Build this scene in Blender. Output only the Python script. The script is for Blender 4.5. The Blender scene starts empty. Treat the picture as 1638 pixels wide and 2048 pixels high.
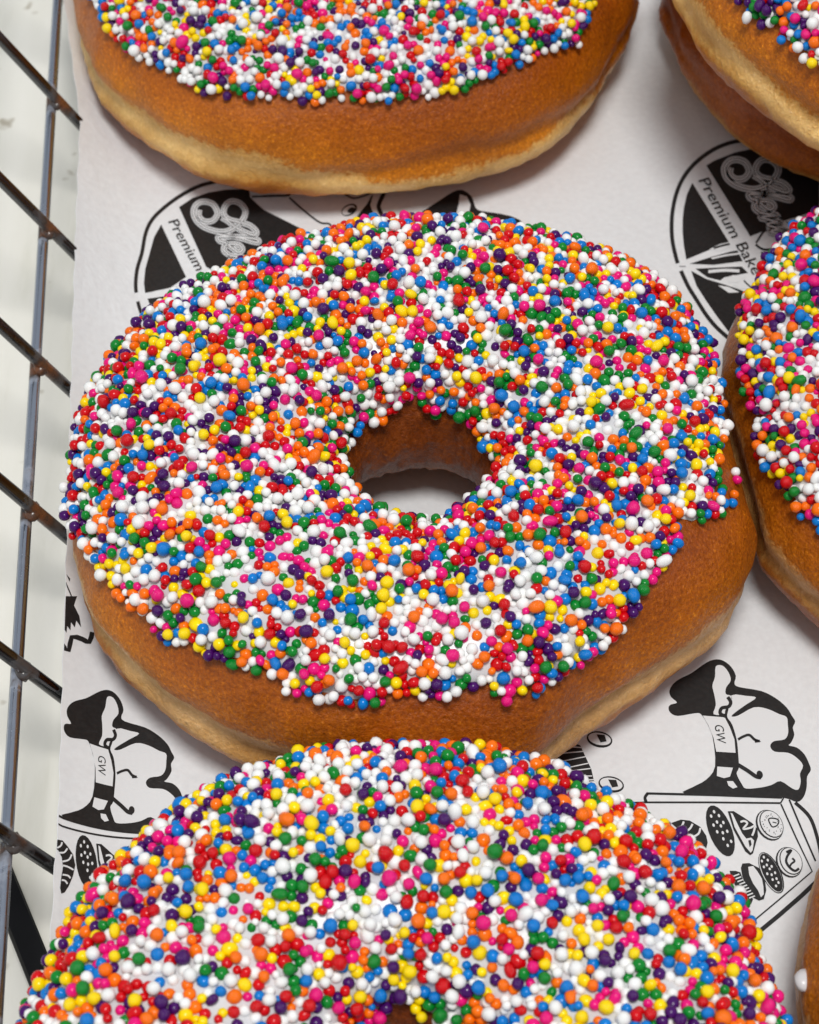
import bpy, bmesh, math, random
import numpy as np
from mathutils import Vector, Matrix, noise
from mathutils.geometry import tessellate_polygon
random.seed(11); rng = np.random.default_rng(11)
S = bpy.context.scene; COL = S.collection
# ------------------------------------------------------------------ camera, world, lamp, exposure
F, EL, DIST = 4200.0, math.radians(50.79), 0.3415          # focal length in photo pixels (1638 x 2048), tilt, distance to paper
CAM = np.array([0, -DIST*math.cos(EL), DIST*math.sin(EL)])
FW = np.array([0, math.cos(EL), -math.sin(EL)]); UP = np.array([0, math.sin(EL), math.cos(EL)]); RT = np.array([1.0, 0, 0])
cd = bpy.data.cameras.new('camera'); cam = bpy.data.objects.new('camera', cd); COL.objects.link(cam)
cam.location = CAM; cam.rotation_euler = (math.pi/2-EL, 0, 0)
cd.sensor_fit = 'VERTICAL'; cd.sensor_height = 24; cd.lens = F/2048*24
cd.clip_start = 0.01; cd.clip_end = 20
cd.dof.use_dof = True; cd.dof.focus_distance = 0.308; cd.dof.aperture_fstop = 30
S.camera = cam
w = bpy.data.worlds.new('World'); S.world = w; w.use_nodes = True
w.node_tree.nodes['Background'].inputs[0].default_value = (0.86, 0.93, 1.0, 1)
w.node_tree.nodes['Background'].inputs[1].default_value = 0.52
def area(name, loc, target, size, power, col):
    d = bpy.data.lights.new(name, 'AREA'); d.shape = 'DISK'; d.size = size; d.energy = power; d.color = col
    o = bpy.data.objects.new(name, d); COL.objects.link(o); o.location = loc
    o.rotation_euler = (Vector(target)-Vector(loc)).to_track_quat('-Z', 'Y').to_euler(); return o
area('overhead_lamp', (0.03, -0.30, 1.05), (0, 0.0, 0), 0.30, 8.6, (1.0, 0.985, 0.955))
S.view_settings.view_transform = 'Standard'; S.view_settings.look = 'None'
S.view_settings.exposure = 0.0; S.view_settings.gamma = 1.0; S.view_settings.use_curve_mapping = False

def proj(P):
    d = np.asarray(P)-CAM; z = d@FW
    return np.stack([819+F*(d@RT)/z, 1024-F*(d@UP)/z], -1)
def unproj(px, py, z):
    d = FW*F+RT*(px-819)-UP*(py-1024); return CAM+d*((z-CAM[2])/d[2])

# ------------------------------------------------------------------ materials
def lin(c): return tuple(((x/255)/12.92 if x/255 <= .04045 else ((x/255+.055)/1.055)**2.4) for x in c)
def nt_new(name):
    m = bpy.data.materials.new(name); m.use_nodes = True; nt = m.node_tree
    return m, nt, nt.nodes['Principled BSDF'], (lambda t, **k: _node(nt, t, k))
def _node(nt, t, k):
    n = nt.nodes.new('ShaderNode'+t)
    for a, b in k.items():
        if a.startswith('i_'): n.inputs[a[2:].replace('_', ' ')].default_value = b
        else: setattr(n, a, b)
    return n
def ramp(n, stops):
    e = n.color_ramp.elements
    while len(e) < len(stops): e.new(0.5)
    for x, (p, c) in zip(e, stops): x.position = p; x.color = (*c, 1)
def plain(name, col, rough, spec=0.5, metal=0.0, nscale=0, namt=0.0, bump=0.0):
    m, nt, b, N = nt_new(name); L = nt.links.new
    b.inputs['Base Color'].default_value = (*col, 1); b.inputs['Roughness'].default_value = rough
    b.inputs['Specular IOR Level'].default_value = spec; b.inputs['Metallic'].default_value = metal
    if nscale:
        tc = N('TexCoord'); nz = N('TexNoise', i_Scale=nscale, i_Detail=3.0); L(tc.outputs['Object'], nz.inputs['Vector'])
        r = N('ValToRGB'); ramp(r, [(0.3, tuple(x*(1-namt) for x in col)), (0.7, tuple(min(1, x*(1+namt)) for x in col))])
        L(nz.outputs['Fac'], r.inputs['Fac']); L(r.outputs['Color'], b.inputs['Base Color'])
        if bump:
            bp = N('Bump', i_Strength=0.5, i_Distance=bump); L(nz.outputs['Fac'], bp.inputs['Height']); L(bp.outputs['Normal'], b.inputs['Normal'])
    return m
SPR = [('white', (250, 248, 245), .27), ('pink', (228, 14, 118), .105), ('red', (204, 4, 16), .11), ('orange', (250, 112, 6), .105),
       ('yellow', (255, 214, 0), .095), ('green', (6, 126, 40), .095), ('blue', (0, 118, 200), .105), ('purple', (66, 8, 92), .09)]
M_spr = []
for n_, c_, _w in SPR:
    l_ = lin(c_)
    if n_ == 'white': l_ = (.86, .85, .83)
    m_ = plain('sprinkle_'+n_, l_, 0.2, 0.34, nscale=700, namt=0.10 if n_ != 'white' else 0.03, bump=0.00008)
    M_spr.append(m_)
M_ice = plain('white_icing', (.62, .61, .62), 0.3, 0.5, nscale=260, namt=0.05, bump=0.0003)
M_ink = plain('black_ink', (.017, .016, .016), 0.5, 0.35, nscale=1400, namt=0.25)
M_grey = plain('grey_ink', (.30, .30, .31), 0.6, 0.2)
M_blank = plain('blank_print', (.73, .738, .748), 0.6, 0.25)
M_black = plain('black_paint', (.005, .005, .006), 0.6, 0.12)

def mat_paper():
    m, nt, b, N = nt_new('waxed_paper'); L = nt.links.new
    tc = N('TexCoord'); a = N('TexNoise', i_Scale=900.0, i_Detail=4.0); c = N('TexNoise', i_Scale=26.0, i_Detail=5.0, i_Roughness=0.62, i_Distortion=0.8)
    L(tc.outputs['Object'], a.inputs['Vector']); L(tc.outputs['Object'], c.inputs['Vector'])
    r = N('ValToRGB'); ramp(r, [(0.3, (.725, .73, .74)), (0.7, (.775, .785, .795))]); L(a.outputs['Fac'], r.inputs['Fac'])
    L(r.outputs['Color'], b.inputs['Base Color']); b.inputs['Roughness'].default_value = 0.55; b.inputs['Specular IOR Level'].default_value = 0.3
    b1 = N('Bump', i_Strength=0.35, i_Distance=0.00006); L(a.outputs['Fac'], b1.inputs['Height'])
    b2 = N('Bump', i_Strength=0.6, i_Distance=0.0016); L(c.outputs['Fac'], b2.inputs['Height']); L(b1.outputs['Normal'], b2.inputs['Normal'])
    L(b2.outputs['Normal'], b.inputs['Normal']); return m
def mat_table():
    m, nt, b, N = nt_new('whitewashed_table'); L = nt.links.new
    tc = N('TexCoord'); mp = N('Mapping'); mp.inputs['Scale'].default_value = (60, 9, 1); mp.inputs['Rotation'].default_value = (0, 0, math.radians(-20))
    nz = N('TexNoise', i_Scale=1.6, i_Detail=6.0, i_Roughness=0.6); L(tc.outputs['Object'], mp.inputs['Vector']); L(mp.outputs['Vector'], nz.inputs['Vector'])
    r = N('ValToRGB'); ramp(r, [(0.28, (.68, .66, .57)), (0.45, (.80, .775, .70)), (0.7, (.84, .815, .75))]); L(nz.outputs['Fac'], r.inputs['Fac'])
    sp = N('TexNoise', i_Scale=140.0, i_Detail=2.0); L(tc.outputs['Object'], sp.inputs['Vector'])
    r2 = N('ValToRGB'); ramp(r2, [(0.27, (.45, .40, .32)), (0.33, (1, 1, 1))]); L(sp.outputs['Fac'], r2.inputs['Fac'])
    mx = N('MixRGB', blend_type='MULTIPLY'); mx.inputs[0].default_value = 0.8; L(r.outputs['Color'], mx.inputs[1]); L(r2.outputs['Color'], mx.inputs[2])
    L(mx.outputs['Color'], b.inputs['Base Color']); b.inputs['Roughness'].default_value = 0.5
    bp = N('Bump', i_Strength=0.3, i_Distance=0.0005); L(nz.outputs['Fac'], bp.inputs['Height']); L(bp.outputs['Normal'], b.inputs['Normal']); return m
def mat_wire(name, base):
    m, nt, b, N = nt_new(name); L = nt.links.new
    tc = N('TexCoord'); nz = N('TexNoise', i_Scale=90.0, i_Detail=5.0, i_Roughness=0.65); L(tc.outputs['Object'], nz.inputs['Vector'])
    at = N('Attribute', attribute_name='weld')
    ad = N('Math', operation='MULTIPLY_ADD'); ad.inputs[1].default_value = 0.34; L(at.outputs['Fac'], ad.inputs[0]); L(nz.outputs['Fac'], ad.inputs[2])
    r = N('ValToRGB'); ramp(r, [(0.66, base), (0.76, (.05, .036, .03)), (0.88, (.16, .055, .018))]); L(ad.outputs[0], r.inputs['Fac'])
    rm = N('ValToRGB'); ramp(rm, [(0.60, (1, 1, 1)), (0.74, (0, 0, 0))]); L(ad.outputs[0], rm.inputs['Fac'])
    rr = N('MapRange'); rr.inputs[1].default_value = 0.3; rr.inputs[2].default_value = 0.8; rr.inputs[3].default_value = 0.14; rr.inputs[4].default_value = 0.42
    L(nz.outputs['Fac'], rr.inputs[0]); L(rr.outputs[0], b.inputs['Roughness'])
    L(r.outputs['Color'], b.inputs['Base Color']); L(rm.outputs['Color'], b.inputs['Metallic'])
    bp = N('Bump', i_Strength=0.3, i_Distance=0.0002); L(nz.outputs['Fac'], bp.inputs['Height']); L(bp.outputs['Normal'], b.inputs['Normal']); return m
def mat_dough():
    m, nt, b, N = nt_new('fried_dough'); L = nt.links.new
    tc = N('TexCoord'); at = N('Attribute', attribute_name='sec')
    n1 = N('TexNoise', i_Scale=70.0, i_Detail=5.0, i_Roughness=0.6); n2 = N('TexNoise', i_Scale=900.0, i_Detail=4.0, i_Roughness=0.7)
    n3 = N('TexNoise', i_Scale=1750.0, i_Detail=3.0, i_Roughness=0.65); n4 = N('TexNoise', i_Scale=24.0, i_Detail=2.0)
    for n in (n1, n2, n3, n4): L(tc.outputs['Object'], n.inputs['Vector'])
    def ma(a, mul, add):
        x = N('Math', operation='MULTIPLY_ADD'); L(a, x.inputs[0]); x.inputs[1].default_value = mul
        if isinstance(add, float): x.inputs[2].default_value = add
        else: L(add, x.inputs[2])
        return x.outputs[0]
    v = ma(at.outputs['Fac'], 1/360, 90/360)                       # 0 underside .. .25 outer equator .. .5 top .. .75 inner equator
    v = ma(n1.outputs['Fac'], 0.060, v); v = ma(n4.outputs['Fac'], 0.13, v); v = ma(n2.outputs['Fac'], 0.045, v)
    o = 0.129
    r = N('ValToRGB'); P = lambda d: min(1, max(0, (d+90)/360+o))
    ramp(r, [(0.0, (.30, .085, .006)), (P(-34), (.46, .135, .008)), (P(-23), (.58, .23, .026)), (P(-18), (.70, .41, .12)), (P(-6), (.82, .57, .26)), (P(1), (.74, .44, .14)),
             (P(3.5), (.56, .20, .014)), (P(10), (.56, .185, .005)), (P(22), (.47, .135, .0035)), (P(45), (.34, .080, .003)), (P(135), (.30, .070, .005)), (P(180), (.27, .072, .009)), (P(215), (.36, .13, .022))])
    L(v, r.inputs['Fac'])
    # fine sugary speckle and slow blotches
    s = N('ValToRGB'); ramp(s, [(0.36, (.66, .60, .52)), (0.52, (1.0, 1.0, 1.0)), (0.60, (1.08, 1.12, 1.2)), (0.70, (1.7, 2.1, 3.6))]); L(n3.outputs['Fac'], s.inputs['Fac'])
    q = N('ValToRGB'); ramp(q, [(0.3, (.72, .66, .58)), (0.7, (1.2, 1.24, 1.3))]); L(n1.outputs['Fac'], q.inputs['Fac'])
    m1 = N('MixRGB', blend_type='MULTIPLY'); mk = N('MapRange'); mk.inputs[1].default_value = P(-6); mk.inputs[2].default_value = P(8); mk.inputs[3].default_value = .22; mk.inputs[4].default_value = .8; L(v, mk.inputs[0]); L(mk.outputs[0], m1.inputs[0]); L(r.outputs['Color'], m1.inputs[1]); L(s.outputs['Color'], m1.inputs[2])
    m2 = N('MixRGB', blend_type='MULTIPLY'); m2.inputs[0].default_value = 1; L(m1.outputs['Color'], m2.inputs[1]); L(q.outputs['Color'], m2.inputs[2])
    oi = N('ObjectInfo'); m3 = N('MixRGB', blend_type='MULTIPLY'); m3.inputs[0].default_value = 1; L(m2.outputs['Color'], m3.inputs[1]); L(oi.outputs['Color'], m3.inputs[2])   # each donut's dough colour takes its own tint
    L(m3.outputs['Color'], b.inputs['Base Color'])
    rg = N('MapRange'); rg.inputs[1].default_value = .3; rg.inputs[2].default_value = .7; rg.inputs[3].default_value = .30; rg.inputs[4].default_value = .52
    L(n2.outputs['Fac'], rg.inputs[0]); L(rg.outputs[0], b.inputs['Roughness']); b.inputs['Specular IOR Level'].default_value = 0.33
    b.inputs['Subsurface Weight'].default_value = 0.06; b.inputs['Subsurface Radius'].default_value = (1, .4, .15); b.inputs['Subsurface Scale'].default_value = 0.003
    b1 = N('Bump', i_Strength=0.6, i_Distance=0.0006); L(n2.outputs['Fac'], b1.inputs['Height'])
    b2 = N('Bump', i_Strength=0.7, i_Distance=0.00022); L(n3.outputs['Fac'], b2.inputs['Height']); L(b1.outputs['Normal'], b2.inputs['Normal'])
    b3 = N('Bump', i_Strength=0.5, i_Distance=0.0012); L(n1.outputs['Fac'], b3.inputs['Height']); L(b2.outputs['Normal'], b3.inputs['Normal'])
    L(b3.outputs['Normal'], b.inputs['Normal']); return m
M_paper, M_table, M_dough = mat_paper(), mat_table(), mat_dough()
M_wire, M_wire2 = mat_wire('dull_steel_wire', (.12, .12, .125)), mat_wire('sky_tinted_steel_wire', (.40, .43, .50))  # sky's blue reflection on the side wires is put into their base colour

# ------------------------------------------------------------------ object helpers
def mesh_obj(name, verts, faces, mats, parent=None, smooth=True, mi=None):
    me = bpy.data.meshes.new(name); me.from_pydata([tuple(v) for v in verts], [], faces); me.update()
    for m in (mats if isinstance(mats, list) else [mats]): me.materials.append(m)
    if mi is not None: me.polygons.foreach_set('material_index', np.asarray(mi, np.int32))
    me.polygons.foreach_set('use_smooth', [smooth]*len(me.polygons))
    o = bpy.data.objects.new(name, me); COL.objects.link(o); o.parent = parent; return o
def empty(name, loc): o = bpy.data.objects.new(name, None); COL.objects.link(o); o.location = loc; o.empty_display_size = .01; return o
def tag(o, label=None, cat=None, group=None, kind=None):
    for k, v in (('label', label), ('category', cat), ('group', group), ('kind', kind)):
        if v: o[k] = v
    return o
def tube(path, rad, seg=12, welds=(), caps=True):
    P = [Vector(p) for p in path]; V = []; Fc = []; wv = []
    for i, p in enumerate(P):
        t = ((P[i+1] if i < len(P)-1 else p)-(P[i-1] if i else p)).normalized()
        a = t.cross(Vector((0.31, 0.17, 0.93))).normalized(); b = t.cross(a)
        for k in range(seg):
            an = 2*math.pi*k/seg; V.append(p+(a*math.cos(an)+b*math.sin(an))*rad)
            wv.append(max([math.exp(-((p-Vector(q)).length/0.0042)**2) for q in welds], default=0))
    for i in range(len(P)-1):
        for k in range(seg):
            Fc.append((i*seg+k, i*seg+(k+1) % seg, (i+1)*seg+(k+1) % seg, (i+1)*seg+k))
    if caps: Fc += [tuple(range(seg))[::-1], tuple(range((len(P)-1)*seg, len(P)*seg))]
    return V, Fc, wv
def tube_obj(name, path, rad, mat, parent, welds=(), seg=12):
    V, Fc, wv = tube(path, rad, seg, welds); o = mesh_obj(name, V, Fc, mat, parent)
    a = o.data.attributes.new('weld', 'FLOAT', 'POINT'); a.data.foreach_set('value', wv); return o
def line(a, b, n): return [tuple(np.array(a)+(np.array(b)-np.array(a))*i/n) for i in range(n+1)]

ICO = bmesh.new(); bmesh.ops.create_icosphere(ICO, subdivisions=2, radius=1.0)
IV = np.array([v.co[:] for v in ICO.verts]); IF = np.array([[v.index for v in f.verts] for f in ICO.faces]); ICO.free()
# ------------------------------------------------------------------ setting: table
TZ = -0.016
X0, X1, Y0, Y1 = -.6, .6, -.5, .9
tb = mesh_obj('table_top', [(X0, Y0, TZ), (X1, Y0, TZ), (X1, Y1, TZ), (X0, Y1, TZ), (X0, Y0, TZ-.02), (X1, Y0, TZ-.02), (X1, Y1, TZ-.02), (X0, Y1, TZ-.02)],
         [(0, 1, 2, 3), (7, 6, 5, 4), (0, 4, 5, 1), (1, 5, 6, 2), (2, 6, 7, 3), (3, 7, 4, 0)], M_table, smooth=False)
tag(tb, 'pale whitewashed table top seen through the wires at the left', 'table', kind='structure')

# ------------------------------------------------------------------ wire basket (flared side wall, floor grid under the paper)
A = unproj(220, 240, -.001); B = unproj(178, 1500, -.001)
T = (A-B)/np.linalg.norm(A-B); NO = np.array([-T[1], T[0], 0]); FL = math.radians(30)
WD = math.sin(FL)*NO+np.array([0, 0, math.cos(FL)])
WN = np.cross(T, WD); WN = WN*(1 if WN[0] < 0 else -1)           # outward normal of the wall
RW, RL = .00104, .00094
def wall(t, wd, off): return B+T*t+WD*wd+WN*off
basket = empty('wire_basket', tuple(wall(55, 0, 0)*0+np.array([0, 0, TZ+.0005])))
tag(basket, 'flared steel wire basket with rusty welds holding the paper and donuts', 'basket')
def loc(p): return tuple(np.asarray(p)-np.array(basket.location))
ts = [.2065, .1700, .1343, .0997, .0673, .0364, .0063, -.0227, -.0520, -.0810]
long_w = [.0149, .0480]
welds_long = {lw: [] for lw in long_w}
FZ = -.0018
for t in ts:
    pts = [wall(t, .062-.002*i, .0004) for i in range(29)]
    p0 = wall(t, .004, .0004)
    # bend into the floor
    p0 = np.array(p0); 
    e = np.array([p0[0], p0[1], FZ])-NO*.006
    for k in range(1, 7):
        u = k/6; c1 = p0-WD*.004
        pts.append((1-u)**2*p0+2*u*(1-u)*c1+u*u*e)
    pts += [e-NO*(.012*i) for i in range(1, 19)]
    wl = [wall(t, lw, .0009) for lw in long_w]
    for lw in long_w: welds_long[lw].append(wall(t, lw, .0009))
    tube_obj('cross_wire', [loc(p) for p in pts], RW, M_wire, basket, [loc(q) for q in wl])
for lw in long_w:
    tube_obj('side_wire', [loc(p) for p in line(wall(-.12, lw, .0004+RW+RL-.0002), wall(.24, lw, .0004+RW+RL-.0002), 240)], RL if lw < .04 else .0016, M_wire2, basket, [loc(q) for q in welds_long[lw]])
for s in (.012, .055, .100, .145, .190):
    a_ = wall(-.12, 0, 0)-NO*s; b_ = wall(.24, 0, 0)-NO*s; a_[2] = b_[2] = FZ-RW-RL+.0001
    tube_obj('floor_wire', [loc(p) for p in line(a_, b_, 40)], RL, M_wire, basket)
for t in (-.03, .15):                                                # feet that carry the basket on the table
    for s in (.02, .19):
        q = wall(t, 0, 0)-NO*s
        tube_obj('foot', [loc((q[0], q[1], FZ-.001)), loc((q[0], q[1], TZ+.0004))], .003, M_wire, basket)
for lw in long_w[:1]:
    for q in welds_long[lw]:
        vb = [tuple(np.array(loc(q))+np.array(v)*(.0014+.0003*noise.noise(Vector(v)*2+Vector(q)*90))*np.array([1, 1.3, .8])) for v in IV]
        wo = mesh_obj('weld', vb, IF.tolist(), M_wire, basket); a_ = wo.data.attributes.new('weld', 'FLOAT', 'POINT'); a_.data.foreach_set('value', [.9]*len(IV))
# black bar on the table
bar0 = unproj(-40, 1650, TZ+.002); bar1 = unproj(120, 2045, TZ+.002)
dv = (bar1-bar0)/np.linalg.norm(bar1-bar0); nv = np.array([-dv[1], dv[0], 0]); hw = .0020
V = []
for p in (bar0-dv*.08, bar1+dv*.08):
    for sx, z in ((-1, TZ+.0003), (1, TZ+.0003), (1, TZ+.0032), (.82, TZ+.004), (-.82, TZ+.004), (-1, TZ+.0032)): V.append((p[0]+nv[0]*hw*sx, p[1]+nv[1]*hw*sx, z))
ob = mesh_obj('black_bar', V, [(i, (i+1) % 6, 6+(i+1) % 6, 6+i) for i in range(6)]+[(5, 4, 3, 2, 1, 0), (6, 7, 8, 9, 10, 11)], M_black, smooth=False)
tag(ob, 'slim black bar lying on the table under the basket wires, lower left', 'bar')

# ------------------------------------------------------------------ paper liner
CK, CS = 27.8, .012
def sdist(x, y): return (x-B[0])*NO[0]+(y-B[1])*NO[1]
def pz(x, y):
    s = sdist(x, y); d = np.maximum(0, s+CS)
    return .0009*0+CK*d*d+.00025*np.sin(x*70+1)*np.sin(y*55)*np.clip((.06-np.abs(s+.05))/.06, 0, 1)
def on_paper(px, py, lift=0.0):
    z = 0.0
    for _ in range(14):
        p = unproj(px, py, z+lift); z = .5*z+.5*float(np.clip(pz(p[0], p[1]), -.001, .012))
    p = unproj(px, py, z+lift); return p
EDGE = [(128, 0), (160, 236), (150, 490), (143, 740), (134, 1060), (124, 1378), (116, 1640), (110, 1723), (100, 1890), (90, 2048)]
def edge_x(py): return float(np.interp(py, [e[1] for e in EDGE], [e[0] for e in EDGE]))
ep = [on_paper(x, y) for x, y in EDGE]
e_s = [sdist(p[0], p[1]) for p in ep]; e_t = [float((p-B)@T) for p in ep]
o_ = np.argsort(e_t); e_t = np.array(e_t)[o_]; e_s = np.array(e_s)[o_]
V = []; Fc = []; NU, NV = 150, 60
for i in range(NU+1):
    t = -.11+.35*i/NU; es = float(np.interp(t, e_t, e_s))+.00012*math.sin(t*700)
    for j in range(NV+1):
        u = (j/NV)**2.0; s = es-u*.235
        x, y = (B+T*t+NO*s)[:2]; V.append((x, y, float(pz(x, y))))
for i in range(NU):
    for j in range(NV):
        a = i*(NV+1)+j; Fc.append((a, a+NV+1, a+NV+2, a+1))
paper = mesh_obj('paper_liner', V, Fc, M_paper)
if paper.data.polygons[0].normal.z < 0: paper.data.flip_normals()
so = paper.modifiers.new('thickness', 'SOLIDIFY'); so.thickness = .00008; so.offset = -1
tag(paper, 'white waxed paper sheet printed with black bakery emblems lining the basket', 'paper')

# ---- printing: pixel outlines laid down onto the sheet as ink
class Ink:
    def __init__(s): s.V = []; s.F = []; s.M = []
    def tris(s, pts, tri, mat, layer, warp=None, clip=True):
        bm = bmesh.new(); vs = [bm.verts.new((p[0], p[1], 0)) for p in pts]
        for t in tri:
            try: bm.faces.new([vs[i] for i in t])
            except ValueError: pass
        for _ in range(5):
            es = [e for e in bm.edges if e.calc_length() > 26]
            if not es: break
            bmesh.ops.subdivide_edges(bm, edges=es, cuts=1); bmesh.ops.triangulate(bm, faces=bm.faces[:])
        bm.verts.index_update(); o = len(s.V)
        for v in bm.verts:
            x, y = v.co.x, v.co.y
            if warp: x, y = warp(x, y)
            if clip: x = max(x, edge_x(y)+1.5)
            s.V.append(on_paper(x, y, .00005*layer))
        for f in bm.faces:
            s.F.append(tuple(o+v.index for v in f.verts)); s.M.append(mat)
        bm.free()
    def fill(s, pts, mat=0, layer=1, warp=None, smooth=0):
        if smooth: pts = spline(pts, smooth, True)
        tri = tessellate_polygon([[Vector((p[0], p[1], 0)) for p in pts]]); s.tris(pts, tri, mat, layer, warp)
    def stroke(s, pts, wd, mat=0, layer=1, warp=None, smooth=5, closed=False, taper=False):
        pts = spline(pts, smooth, closed) if smooth else pts
        n = len(pts); L = []; R = []
        for i, p in enumerate(pts):
            a = pts[(i-1) % n if closed else max(0, i-1)]; b = pts[(i+1) % n if closed else min(n-1, i+1)]
            dx, dy = b[0]-a[0], b[1]-a[1]; l = math.hypot(dx, dy) or 1
            k = wd/2*(1 if not taper else max(.15, math.sin(math.pi*i/(n-1))))
            L.append((p[0]-dy/l*k, p[1]+dx/l*k)); R.append((p[0]+dy/l*k, p[1]-dx/l*k))
        tri = []
        for i in range(n if closed else n-1):
            j = (i+1) % n; tri += [(i, j, n+j), (i, n+j, n+i)]
        s.tris(L+R, tri, mat, layer, warp)
    def ell(s, cx, cy, a, b, rot, mat=0, layer=1, warp=None, n=22):
        c, d = math.cos(rot), math.sin(rot)
        s.fill([(cx+a*math.cos(t)*c-b*math.sin(t)*d, cy+a*math.cos(t)*d+b*math.sin(t)*c) for t in [2*math.pi*i/n for i in range(n)]], mat, layer, warp)
    def text(s, body, base, dirv, upv, mat=0, layer=3, warp=None, width=None):
        cu = bpy.data.curves.new('tmp', 'FONT'); cu.body = body; cu.resolution_u = 3
        ob = bpy.data.objects.new('tmp', cu); COL.objects.link(ob); bpy.context.view_layer.update()
        me = ob.to_mesh(); me.calc_loop_triangles()
        P = np.array([v.co[:2] for v in me.vertices]); tri = [tuple(t.vertices) for t in me.loop_triangles]
        P[:, 0] -= P[:, 0].min(); W = P[:, 0].max(); H = .73
        pts = [(base[0]+dirv[0]*x/W+upv[0]*y/H, base[1]+dirv[1]*x/W+upv[1]*y/H) for x, y in P]
        ob.to_mesh_clear(); bpy.data.objects.remove(ob); bpy.data.curves.remove(cu)
        s.tris(pts, tri, mat, layer, warp)
    def build(s, name, label=None):
        o = mesh_obj(name, s.V, s.F, [M_ink, M_blank, M_grey], paper, smooth=False, mi=s.M)
        me = o.data
        flip = [p for p in me.polygons if p.normal.z < 0]
        if flip:
            bm = bmesh.new(); bm.from_mesh(me); bmesh.ops.reverse_faces(bm, faces=[f for f in bm.faces if f.normal.z < 0]); bm.to_mesh(me); bm.free()
        if label: o['label'] = label
        return o
def spline(pts, k, closed=False):
    n = len(pts); out = []
    g = (lambda i: pts[i % n]) if closed else (lambda i: pts[min(n-1, max(0, i))])
    for i in range(n if closed else n-1):
        a, b, c, d = g(i-1), g(i), g(i+1), g(i+2)
        for j in range(k):
            t = j/k
            out.append(tuple(.5*((2*b[q])+(-a[q]+c[q])*t+(2*a[q]-5*b[q]+4*c[q]-d[q])*t*t+(-a[q]+3*b[q]-3*c[q]+d[q])*t**3) for q in (0, 1)))
    if not closed: out.append(pts[-1])
    return out
def crop(ox, oy, k): return lambda L: [(ox+x*k, oy+y*k) for x, y in L]

def script_word(ink, C, k, letters):
    G = [(655, 350), (650, 410), (700, 455), (770, 455), (815, 420), (830, 370), (790, 300), (710, 275), (640, 295), (600, 360), (620, 440), (690, 505), (800, 545), (900, 550),
         (1000, 510), (1080, 430), (1100, 350), (1040, 285), (960, 275), (905, 320), (890, 390), (940, 440), (1040, 465), (1140, 495), (1200, 550), (1180, 582), (1100, 560), (1000, 510), (930, 455), (870, 420)]
    l = [(820, 572), (900, 585), (1050, 612), (1205, 650), (1200, 622), (1050, 600), (900, 598), (830, 600), (845, 635), (900, 655)]
    e = [(900, 655), (960, 700), (1020, 740), (1060, 715), (1030, 675), (950, 665), (890, 685), (885, 730), (930, 765)]
    n = [(930, 770), (1000, 780), (1095, 800), (1000, 800), (935, 815), (1000, 830), (1130, 870), (1050, 862), (990, 880)]
    n2 = [(990, 890), (1050, 900), (1185, 960), (1090, 930), (1020, 945), (1080, 960), (1220, 1010), (1130, 1000), (1110, 1040)]
    for part in (G, l, e, n, n2)[:letters]:
        p = C(part)
        ink.stroke(p, 70*k, 2, 3); ink.stroke(p, 56*k, 1, 4); ink.stroke(p, 32*k, 0, 5); ink.stroke(p, 17*k, 1, 6)

# right emblem
ik = Ink(); k = .2149; C = crop(1320, 260, k)
ik.stroke(C([(900, 80), (800, 92), (640, 122), (480, 192), (330, 305), (220, 440), (150, 600), (112, 800), (112, 1000), (140, 1150), (165, 1240)]), 8, 0, 1)
ik.stroke(C([(195, 1310), (260, 1450), (340, 1580), (430, 1720), (520, 1830), (630, 1930), (720, 2000)]), 8, 0, 1)
ik.fill(C([(430, 330), (500, 288), (560, 262), (700, 208), (870, 172), (1480, 260), (1480, 742), (1160, 842), (1000, 925), (840, 990)]), 0, 1)
ik.fill(C([(300, 490), (250, 600), (222, 720), (210, 830), (210, 950), (222, 1080), (245, 1205), (640, 1040)]), 0, 1)
ik.fill(C([(275, 1245), (480, 1180), (660, 1130), (720, 1120), (770, 1220), (500, 1255)]), 0, 1)
ik.fill(C([(290, 1310), (430, 1385), (560, 1425), (700, 1470), (860, 1530), (840, 1580), (700, 1760), (640, 1880), (520, 1720), (430, 1590), (340, 1450)]), 0, 1)
ik.fill(C([(330, 1290), (760, 1270), (820, 1330), (600, 1370), (560, 1400), (440, 1370)]), 0, 1)
ik.fill(C([(460, 1110), (560, 1060), (640, 1045), (660, 1085), (560, 1130)]), 1, 2); ik.stroke(C([(500, 1100), (580, 1075), (650, 1060)]), 4, 0, 3, smooth=3)
ik.stroke(C([(450, 1318), (600, 1305), (740, 1312)]), 6, 1, 2); ik.stroke(C([(480, 1195), (620, 1165), (740, 1150)]), 3.5, 1, 2)
ik.fill(C([(610, 1380), (680, 1350), (800, 1360), (720, 1420), (650, 1420)]), 1, 2); ik.fill(C([(680, 1440), (780, 1380), (900, 1420), (850, 1480), (740, 1480)]), 1, 2)
ik.fill(C([(540, 1445), (640, 1460), (740, 1510), (640, 1515)]), 1, 2)
ik.stroke(C([(895, 1050), (960, 950), (1000, 930)]), 4, 0, 2); ik.stroke(C([(890, 1065), (960, 1110), (1060, 1105), (1120, 1085)]), 4.5, 0, 2); ik.fill(C([(935, 1135), (1110, 1118), (1060, 1150), (960, 1170)]), 0, 2)
ik.fill(C([(1000, 1245), (1110, 1190), (1100, 1230), (1020, 1270)]), 0, 2); ik.stroke(C([(780, 1400), (820, 1440), (880, 1490)]), 3, 0, 3)
ik.stroke(C([(1170, 850), (1260, 880), (1480, 800)]), 3, 2, 2); ik.stroke(C([(180, 1268), (240, 1268)]), 2, 2, 2, smooth=0)
ik.text('Premium Baked', C([(355, 470)])[0], (119, 205), (22.5, -7), 0, 4)
script_word(ik, C, k, 5)
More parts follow.
